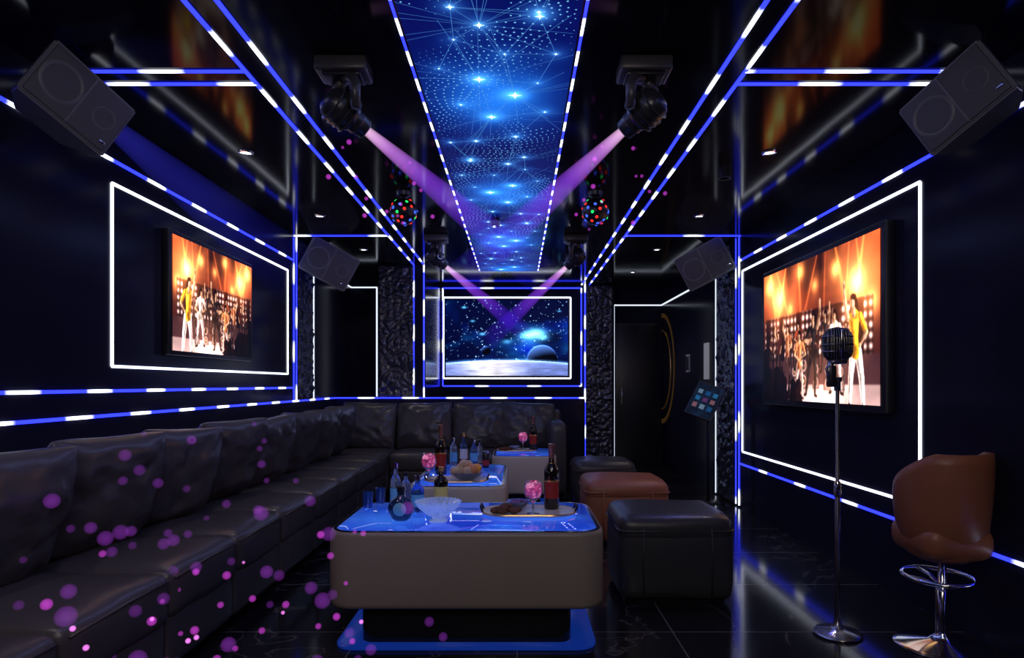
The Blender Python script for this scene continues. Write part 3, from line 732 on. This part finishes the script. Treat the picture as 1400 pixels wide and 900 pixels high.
box('lower_cup',(-.04,-.03,1.375),(.04,.03,1.40),M_gun,e,.01)

# ------------------------------------------------------------------ bar stool
e=empty('bar_stool',(2.066,3.20,0))
lathe('base_disc',[(0,0),(.205,0),(.21,.006),(.19,.016),(.06,.035),(.03,.06),(.028,.08),(0,.08)],M_chrome,parent=e,seg=48)
lathe('column',[(0,.05),(.028,.05),(.028,.30),(.018,.31),(.018,.44),(0,.44)],M_chrome,parent=e)
tube('footrest_ring',[(.15*math.cos(a),.03+.17*math.sin(a),.33) for a in [i*6.283/32 for i in range(32)]],.011,M_chrome,e,10,True)
tube('footrest_bar',[(0,0,.28),(0,.1,.32),(0,.2,.33)],.010,M_chrome,e)
tube('footrest_bar_2',[(0,0,.28),(-.08,.02,.32),(-.15,.03,.33)],.009,M_chrome,e)
puffbox('seat_cushion',(-.16,-.16,.45),(.16,.19,.60),.06,M_brown,e,(.01,.01,.02),seed=3)
vs=[];fs=[];n=40;K=14
for i in range(n+1):
    a=math.radians(118+304*i/n+20); top=.955-.24*max(0,(abs(i/n-.5)*2-.40))**1.2*1.6
    for k in range(K):
        f=k/K*2*math.pi; mid=(top+.43)/2; hh=(top-.43)/2
        z=mid+hh*math.sin(f); th=.030*math.copysign(abs(math.cos(f))**.5,math.cos(f))
        R_=.176+.020*math.sin(f)+th*.85-(.06*max(0,(.60-z)/.17)**1.5)
        vs.append((R_*math.cos(a),R_*math.sin(a),z))
for i in range(n):
    for k in range(K):
        l=(k+1)%K; fs.append((i*K+k,(i+1)*K+k,(i+1)*K+l,i*K+l))
fs.append(tuple(range(K))[::-1]); fs.append(tuple(n*K+k for k in range(K)))
mesh('tub_back',vs,fs,M_brown,e,True)
lathe('seat_pan',[(0,.425),(.10,.425),(.15,.45),(.16,.48),(0,.48)],M_brown,parent=e)

# ------------------------------------------------------------------ loudspeakers
def speaker(loc,rot,s=1,wall=-1):
    e=empty('loudspeaker',loc)
    h=bpy.data.objects.new('cabinet_pivot',None); link(h,e); h.rotation_euler=rot; h.scale=(s,s,s)
    w,hh,d=.28,.20,.17
    pts=[(-w,-d),(w,-d),(w*.93,-d*.2),(w*.55,d),(-w*.55,d),(-w*.93,-d*.2)]
    bm=bmesh.new(); lo=[bm.verts.new((x,y,-hh)) for x,y in pts]; hi=[bm.verts.new((x,y,hh)) for x,y in pts]
    bm.faces.new(lo[::-1]); bm.faces.new(hi)
    for i in range(6): bm.faces.new((lo[i],lo[(i+1)%6],hi[(i+1)%6],hi[i]))
    bmesh.ops.bevel(bm,geom=bm.edges[:],offset=.012,segments=3,affect='EDGES'); bmesh.ops.recalc_face_normals(bm,faces=bm.faces)
    me=bpy.data.meshes.new('cabinet'); bm.to_mesh(me); bm.free(); me.materials.append(M_spk); link(bpy.data.objects.new('cabinet',me),h)
    box('grille',(-w+.02,-d-.014,-hh+.02),(w-.02,-d+.002,hh-.02),M_spkf,h,.01)
    box('grille_bar',(-.006,-d-.018,-hh+.02),(.006,-d-.006,hh-.02),M_spk,h,.002)
    lathe('woofer_ring',[(.105,0),(.115,.006),(.125,0)],M_spk,(-.13,-d-.014,0),h,rot=(math.radians(90),0,0),seg=32)
    lathe('horn_ring',[(.06,0),(.066,.006),(.072,0)],M_spk,(.15,-d-.014,0),h,rot=(math.radians(90),0,0),seg=32)
    box('badge',(.20,-d-.020,-.14),(.24,-d-.012,-.125),M_chrome,h,.002)
    dx=(wall*W-loc[0])
    tube('bracket_arm',[(0,.10,.05),(dx*.5,.14,.05),(dx,.14,.05)],.014,M_bmetal,e)
    b=box('bracket_plate',(-.01,-.06,-.08),(.01,.06,.08),M_bmetal,e,.003); b.location=(dx-wall*.01,.14,.05)
    return e
speaker((-2.02,7.05,2.56),(math.radians(10),math.radians(26),math.radians(24)),.95,-1)
speaker((2.02,7.05,2.56),(math.radians(10),math.radians(-26),math.radians(-24)),.95,1)
speaker((-2.06,3.02,2.57),(math.radians(10),math.radians(28),math.radians(62)),.72,-1)
speaker((2.06,3.02,2.57),(math.radians(10),math.radians(-28),math.radians(-62)),.72,1)

# ------------------------------------------------------------------ moving head lights + beams
def beam_mat(name,L,cols,k,fall):
    m=bpy.data.materials.new(name); m.use_nodes=True; nt=m.node_tree
    for n in list(nt.nodes): nt.nodes.remove(n)
    o=nt.nodes.new('ShaderNodeOutputMaterial'); e=nt.nodes.new('ShaderNodeEmission')
    tc=nt.nodes.new('ShaderNodeTexCoord'); sp=nt.nodes.new('ShaderNodeSeparateXYZ'); nt.links.new(tc.outputs['Object'],sp.inputs[0])
    mr=nt.nodes.new('ShaderNodeMapRange'); mr.inputs[1].default_value=0; mr.inputs[2].default_value=L; nt.links.new(sp.outputs[2],mr.inputs[0])
    def ramp(st):
        r=nt.nodes.new('ShaderNodeValToRGB'); el=r.color_ramp.elements
        el[0].position=st[0][0]; el[0].color=(*st[0][1],1); el[1].position=st[-1][0]; el[1].color=(*st[-1][1],1)
        for p,c in st[1:-1]: a=el.new(p); a.color=(*c,1)
        nt.links.new(mr.outputs[0],r.inputs[0]); return r
    r=ramp(cols); r2=ramp([(p,(v,v,v)) for p,v in fall])
    mu=nt.nodes.new('ShaderNodeMath'); mu.operation='MULTIPLY'; mu.inputs[1].default_value=k
    nt.links.new(r2.outputs[0],mu.inputs[0])
    nt.links.new(r.outputs[0],e.inputs[0]); nt.links.new(mu.outputs[0],e.inputs[1]); nt.links.new(e.outputs[0],o.inputs['Volume']); return m
BL=1.35
BM=beam_mat('violet_beam_haze',BL,[(0,(1,.58,.92)),(.10,(.68,.24,.9)),(.28,(.30,.05,.90)),(.6,(.08,.01,.8)),(1,(.02,.01,.6))],17,[(0,1),(.12,.50),(.30,.24),(.6,.09),(1,0)])
M_lens=emat('lamp_lens',(.95,.8,1),2.5)
def moving_head(x,y,target,L=1.0):
    e=empty('moving_head_light',(x,y,CEIL))
    box('base_housing',(-.120,-.085,-.07),(.120,.085,-.001),M_lamp,e,.012)
    box('base_clamp',(-.09,-.06,-.085),(.09,.06,-.065),M_dark,e,.006)
    P=Vector((0,0,-.235)); tgt=Vector(target)-Vector((x,y,CEIL))-P; tgt.normalize()
    yaw=math.atan2(tgt.y,tgt.x)
    y2=bpy.data.objects.new('yoke',None); link(y2,e); y2.rotation_euler=(0,0,yaw)
    for s in (-1,1):
        tube('yoke_arm_%d'%(s+2),[(0,s*.02,-.085),(0,s*.09,-.105),(0,s*.112,-.14),(0,s*.112,-.25)],[.024,.026,.026,.022],M_lamp,y2,12)
        lathe('pivot_%d'%(s+2),[(0,0),(.030,0),(.030,.02),(0,.02)],M_dark,(0,s*.112+.01,-.235),y2,rot=(math.radians(90),0,0))
    q=tgt.to_track_quat('Z','Y')
    h=bpy.data.objects.new('head',None); link(h,e); h.location=P; h.rotation_mode='QUATERNION'; h.rotation_quaternion=q
    lathe('head_shell',[(0,-.105),(.045,-.102),(.074,-.078),(.084,-.03),(.082,.02),(.064,.05),(.058,.055),(.058,.08),(.052,.085),(.048,.125),(.040,.13),(.038,.115),(0,.115)],M_bmetal,parent=h,seg=32)
    for z in (-.06,-.03,0,.03): lathe('fin_%d'%int(z*100+9),[(.078,z-.003),(.089,z-.002),(.089,z+.002),(.078,z+.003)],M_lamp,parent=h,seg=32)
    lathe('lens',[(0,.128),(.025,.126),(.037,.12)],M_lens,parent=h)
    lathe('beam_haze',[(0,0),(.024,0),(.024+.10*L,BL*L),(0,BL*L)],BM,(0,0,.133),h,seg=32)
    return e
moving_head(-.82,3.12,(-.12,3.72,2.10)); moving_head(.60,3.12,(-.08,3.72,2.08))
moving_head(-.83,6.76,(-.04,7.15,1.93),.9); moving_head(.60,6.76,(-.12,7.15,1.93),.9)
e=empty('par_light',(-2.10,3.30,2.62))
d=Vector((.62,1.9,-.70)).normalized(); h=bpy.data.objects.new('head',None); link(h,e); h.rotation_mode='QUATERNION'; h.rotation_quaternion=d.to_track_quat('Z','Y')
lathe('can',[(0,-.09),(.035,-.09),(.05,-.06),(.055,.03),(.058,.032),(.058,.04),(.05,.04),(.048,.01),(0,.01)],M_bmetal,parent=h)
lathe('lens',[(0,.014),(.046,.012)],emat('blue_lens',(.1,.15,1),2),parent=h)
tube('bracket',[(0,0,0),(-.08,.02,.06),(-.08,.02,.178)],.010,M_bmetal,e)
BM2=beam_mat('blue_beam_haze',1.8,[(0,(.06,.06,1)),(.5,(.03,.03,.8)),(1,(.01,.01,.5))],2.4,[(0,.6),(.2,.25),(.6,.06),(1,0)])
lathe('beam_haze',[(0,0),(.045,0),(.26,1.8),(0,1.8)],BM2,(0,0,.045),h,seg=32)

# ------------------------------------------------------------------ disco balls
Cr=emat('led_red',(1,.03,.02),1.5); Cg=emat('led_green',(.02,.9,.15),1.3); Cb=emat('led_blue_dot',(.04,.10,1),1.9)
def disco(x,y):
    r=.105; z=CEIL-.05-r
    e=empty('disco_ball_light',(x,y,z))
    lathe('ball',[(r*math.sin(math.pi*i/18),-r*math.cos(math.pi*i/18)) for i in range(19)],M_dark,parent=e,seg=36)
    lathe('ceiling_mount',[(0,r+.05),(.06,r+.05),(.055,r+.02),(.02,r+.005),(.02,r-.01),(0,r-.01)],M_bmetal,parent=e)
    ms=[Cr,Cg,Cb,M_bmetal]; n=46; parts={i:([],[]) for i in range(4)}
    for i in range(n):
        zz=1-2*(i+.5)/n; a=i*2.39996; rr=math.sqrt(1-zz*zz); nrm=Vector((rr*math.cos(a),rr*math.sin(a),zz))
        if zz>.85: continue
        c=nrm*(r+.002); t=nrm.orthogonal().normalized(); b=nrm.cross(t); vs,fs=parts[(i*7+i//3)%4]; k=len(vs)
        vs.append(c+nrm*.006)
        for j in range(10):
            w=6.283*j/10; vs.append(c+(t*math.cos(w)+b*math.sin(w))*.0125)
        for j in range(10): fs.append((k,k+1+j,k+1+(j+1)%10))
    for i in range(4): mesh('lenses_%d'%i,parts[i][0],parts[i][1],ms[i],e,True)
disco((552-707)/172,5.23); disco((814-707)/172,5.23)

# ------------------------------------------------------------------ downlights
M_dl=emat('downlight_lens',(1,.93,.85),6)
def dl_at(x,y,en,size=95,tilt=0):
    e=empty('recessed_downlight',(x,y,CEIL))
    lathe('trim_ring',[(.032,-.001),(.034,-.010),(.046,-.008),(.05,-.001)],M_chrome,parent=e); lathe('lens',[(0,-.004),(.032,-.003)],M_dl,parent=e)
    l=bpy.data.lights.new('spot','SPOT'); l.energy=en; l.color=(1,.84,.68); l.spot_size=math.radians(size); l.spot_blend=.8; l.shadow_soft_size=.04
    o=bpy.data.objects.new('spot',l); o.location=(0,0,-.02); o.rotation_euler=(math.radians(tilt),0,0); link(o,e); return o
for px,py in ((336,208),(1052,208),(437,295),(956,295),(497,341),(898,341),(865,372)):
    y=pxd(py); dl_at((px-707)*y/F,y,14)
dl_at(-1.78,1.6,18,110); dl_at(1.78,1.6,9,110)
for x in (-.8,.6): dl_at(x,.3,26,120,45)
def area(x,y,z,sx,sy,en,col,rot=(0,0,0)):
    l=bpy.data.lights.new('fill_light','AREA'); l.shape='RECTANGLE'; l.size=sx; l.size_y=sy; l.energy=en; l.color=col  # unseen fill lights without fixtures, added to brighten the room
    o=bpy.data.objects.new('fill_light',l); o.location=(x,y,z); o.rotation_euler=rot; COL.objects.link(o)
area(-.1,5.0,2.76,.6,5,11,(.40,.44,1))
area(0,-1.2,2.5,1.6,.6,15,(1,.88,.78),(math.radians(60),0,0))
def wash(x,y,tgt,en,col,size):
    e=empty('added_wash_light',(x,y,CEIL))  # invented fixtures, added to tint the sofa, floor and relief walls
    lathe('can',[(0,-.001),(.04,-.001),(.045,-.09),(.036,-.09),(.03,-.05),(0,-.05)],M_bmetal,parent=e)
    l=bpy.data.lights.new('spot','SPOT'); l.energy=en; l.color=col; l.spot_size=math.radians(size); l.spot_blend=.9; l.shadow_soft_size=.05
    o=bpy.data.objects.new('spot',l); o.location=(0,0,-.10); link(o,e); o.rotation_euler=(Vector(tgt)-Vector((x,y,CEIL-.1))).to_track_quat('-Z','Y').to_euler()
wash(-.95,1.9,(-1.75,3.0,.5),22,(.50,.28,1),80)
wash(1.45,4.6,(1.5,4.4,0),24,(.10,.14,1),70)
wash(-.2,6.0,(-1.5,8.3,2.0),20,(.3,.35,1),80)
wash(.6,7.6,(1.3,10.0,1.6),20,(.4,.45,1),80)

# ------------------------------------------------------------------ bokeh light spots, imitated by glowing orbs scattered in the air
rs=random.Random(12)
def orbs(name,n,vol,rr,m,parent):
    vs=[];fs=[]
    for i in range(n):
        p=Vector([rs.uniform(*vol[k]) for k in range(3)]); r=rs.uniform(*rr)
        bm=bmesh.new(); bmesh.ops.create_icosphere(bm,subdivisions=2,radius=r); b=len(vs)
        for v in bm.verts: vs.append(p+v.co)
        for f in bm.faces: fs.append(tuple(b+v.index for v in f.verts))
        bm.free()
    return mesh(name,vs,fs,m,parent,True)
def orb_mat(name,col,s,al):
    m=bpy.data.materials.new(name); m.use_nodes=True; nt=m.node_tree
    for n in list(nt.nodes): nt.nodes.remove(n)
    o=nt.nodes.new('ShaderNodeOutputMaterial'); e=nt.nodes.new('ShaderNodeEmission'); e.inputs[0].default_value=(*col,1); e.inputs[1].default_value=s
    # imitated bokeh: emissive volume only, so every orb has soft edges
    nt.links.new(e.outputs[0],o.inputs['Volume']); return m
pl=empty('bokeh_glow_orbs')
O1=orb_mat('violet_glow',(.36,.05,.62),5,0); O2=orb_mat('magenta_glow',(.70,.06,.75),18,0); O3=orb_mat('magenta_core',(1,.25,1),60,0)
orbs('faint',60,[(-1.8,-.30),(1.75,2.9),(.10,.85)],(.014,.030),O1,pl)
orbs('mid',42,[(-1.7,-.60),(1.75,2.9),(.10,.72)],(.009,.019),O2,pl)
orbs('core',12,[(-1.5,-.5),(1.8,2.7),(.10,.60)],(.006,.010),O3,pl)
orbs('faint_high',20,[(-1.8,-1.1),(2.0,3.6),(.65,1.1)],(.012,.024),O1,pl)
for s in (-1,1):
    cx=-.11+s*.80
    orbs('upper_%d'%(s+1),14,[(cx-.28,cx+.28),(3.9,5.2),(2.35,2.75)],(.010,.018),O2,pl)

# ------------------------------------------------------------------ right alcove details
vs=[];fs=[];n=48
for i in range(n+1):
    a=math.radians(-90+180*i/n)
    for R_ in (.80,.87): vs.append((W-.006,10.44-R_*math.cos(a),1.52+R_*math.sin(a)))
for i in range(n): fs.append((2*i,2*i+1,2*i+3,2*i+2))
mesh('wall_gold_ring',vs,fs,M_gold,None)
tube('wall_gold_inner_ring',[(W-.008,10.44-.62*math.cos(math.radians(-90+180*i/30)),1.5+.62*math.sin(math.radians(-90+180*i/30))) for i in range(31)],.007,M_gold)
e=empty('wall_control_panel',(W,8.82,1.55)); box('frame',(-.015,-.09,-.12),(0,.09,.12),M_white_lit,e,.004); box('screen',(-.018,-.07,-.09),(-.014,.07,.09),M_dark,e)
e=empty('wall_light_sign',(W,7.95,1.55)); box('frame',(-.02,-.09,-.22),(0,.09,.22),mat('frosted_sign',(.4,.4,.4),.4,emis=(.7,.7,.72),es=.15),e,.004)
e=empty('song_selection_kiosk',(2.06,7.10,0))
loft('foot',.24,.24,.05,[(0,0),(0,.012),(.01,.016)],M_bmetal,(0,0,0),e); tube('pole',[(0,0,.01),(0,0,.92),(-.02,-.02,1.0)],.016,M_bmetal,e)
h=bpy.data.objects.new('tablet',None); link(h,e); h.location=(-.05,-.05,1.09); h.rotation_euler=(math.radians(-25),math.radians(20),math.radians(-30))
box('case',(-.15,-.015,-.20),(.15,.015,.20),M_bmetal,h,.01)
U,V=canvas(70,52); ki=np.zeros((70,52,3)); q=fbm(U,V,6,90); ki[...,0]=.03+.10*q; ki[...,1]=.06+.16*q; ki[...,2]=.10+.25*q
for c in range(3):
    for r_ in range(3):
        m=(abs(U-(.2+.3*c))<.09)&(abs(V-(.3+.22*r_))<.07); ki[m]=np.array([(.5,.35,.4),(.15,.4,.6),(.4,.5,.6),(.35,.2,.4),(.1,.3,.5)][(c*2+r_)%5])
raster_plane('screen',ki,(-.135,-.0165,-.185),(.27,0,0),(0,0,.37),attr_emat('kiosk_picture',.7),h)
e=empty('door_1',(1.92,YE-.002,0)); box('leaf',(-.32,-.03,.0),(.32,0,2.2),M_dark,e,.004); box('casing',(-.35,-.015,0),(.35,0,2.24),M_bmetal,e,.003)
tube('handle',[(-.26,-.03,.95),(-.26,-.07,.97),(-.26,-.07,1.2),(-.26,-.03,1.22)],.010,M_chrome,e)

# ------------------------------------------------------------------ camera / world
w=bpy.data.worlds.new('World'); scene.world=w; w.use_nodes=True; w.node_tree.nodes['Background'].inputs[0].default_value=(.01,.01,.02,1); w.node_tree.nodes['Background'].inputs[1].default_value=.3
cam=bpy.data.cameras.new('camera'); cam.sensor_width=36; cam.lens=36*F/1400; cam.shift_x=-7/1400; cam.shift_y=75/1400; cam.clip_start=.05
co=bpy.data.objects.new('camera',cam); co.location=(0,0,CH); co.rotation_euler=(math.radians(90),0,0); COL.objects.link(co); scene.camera=co
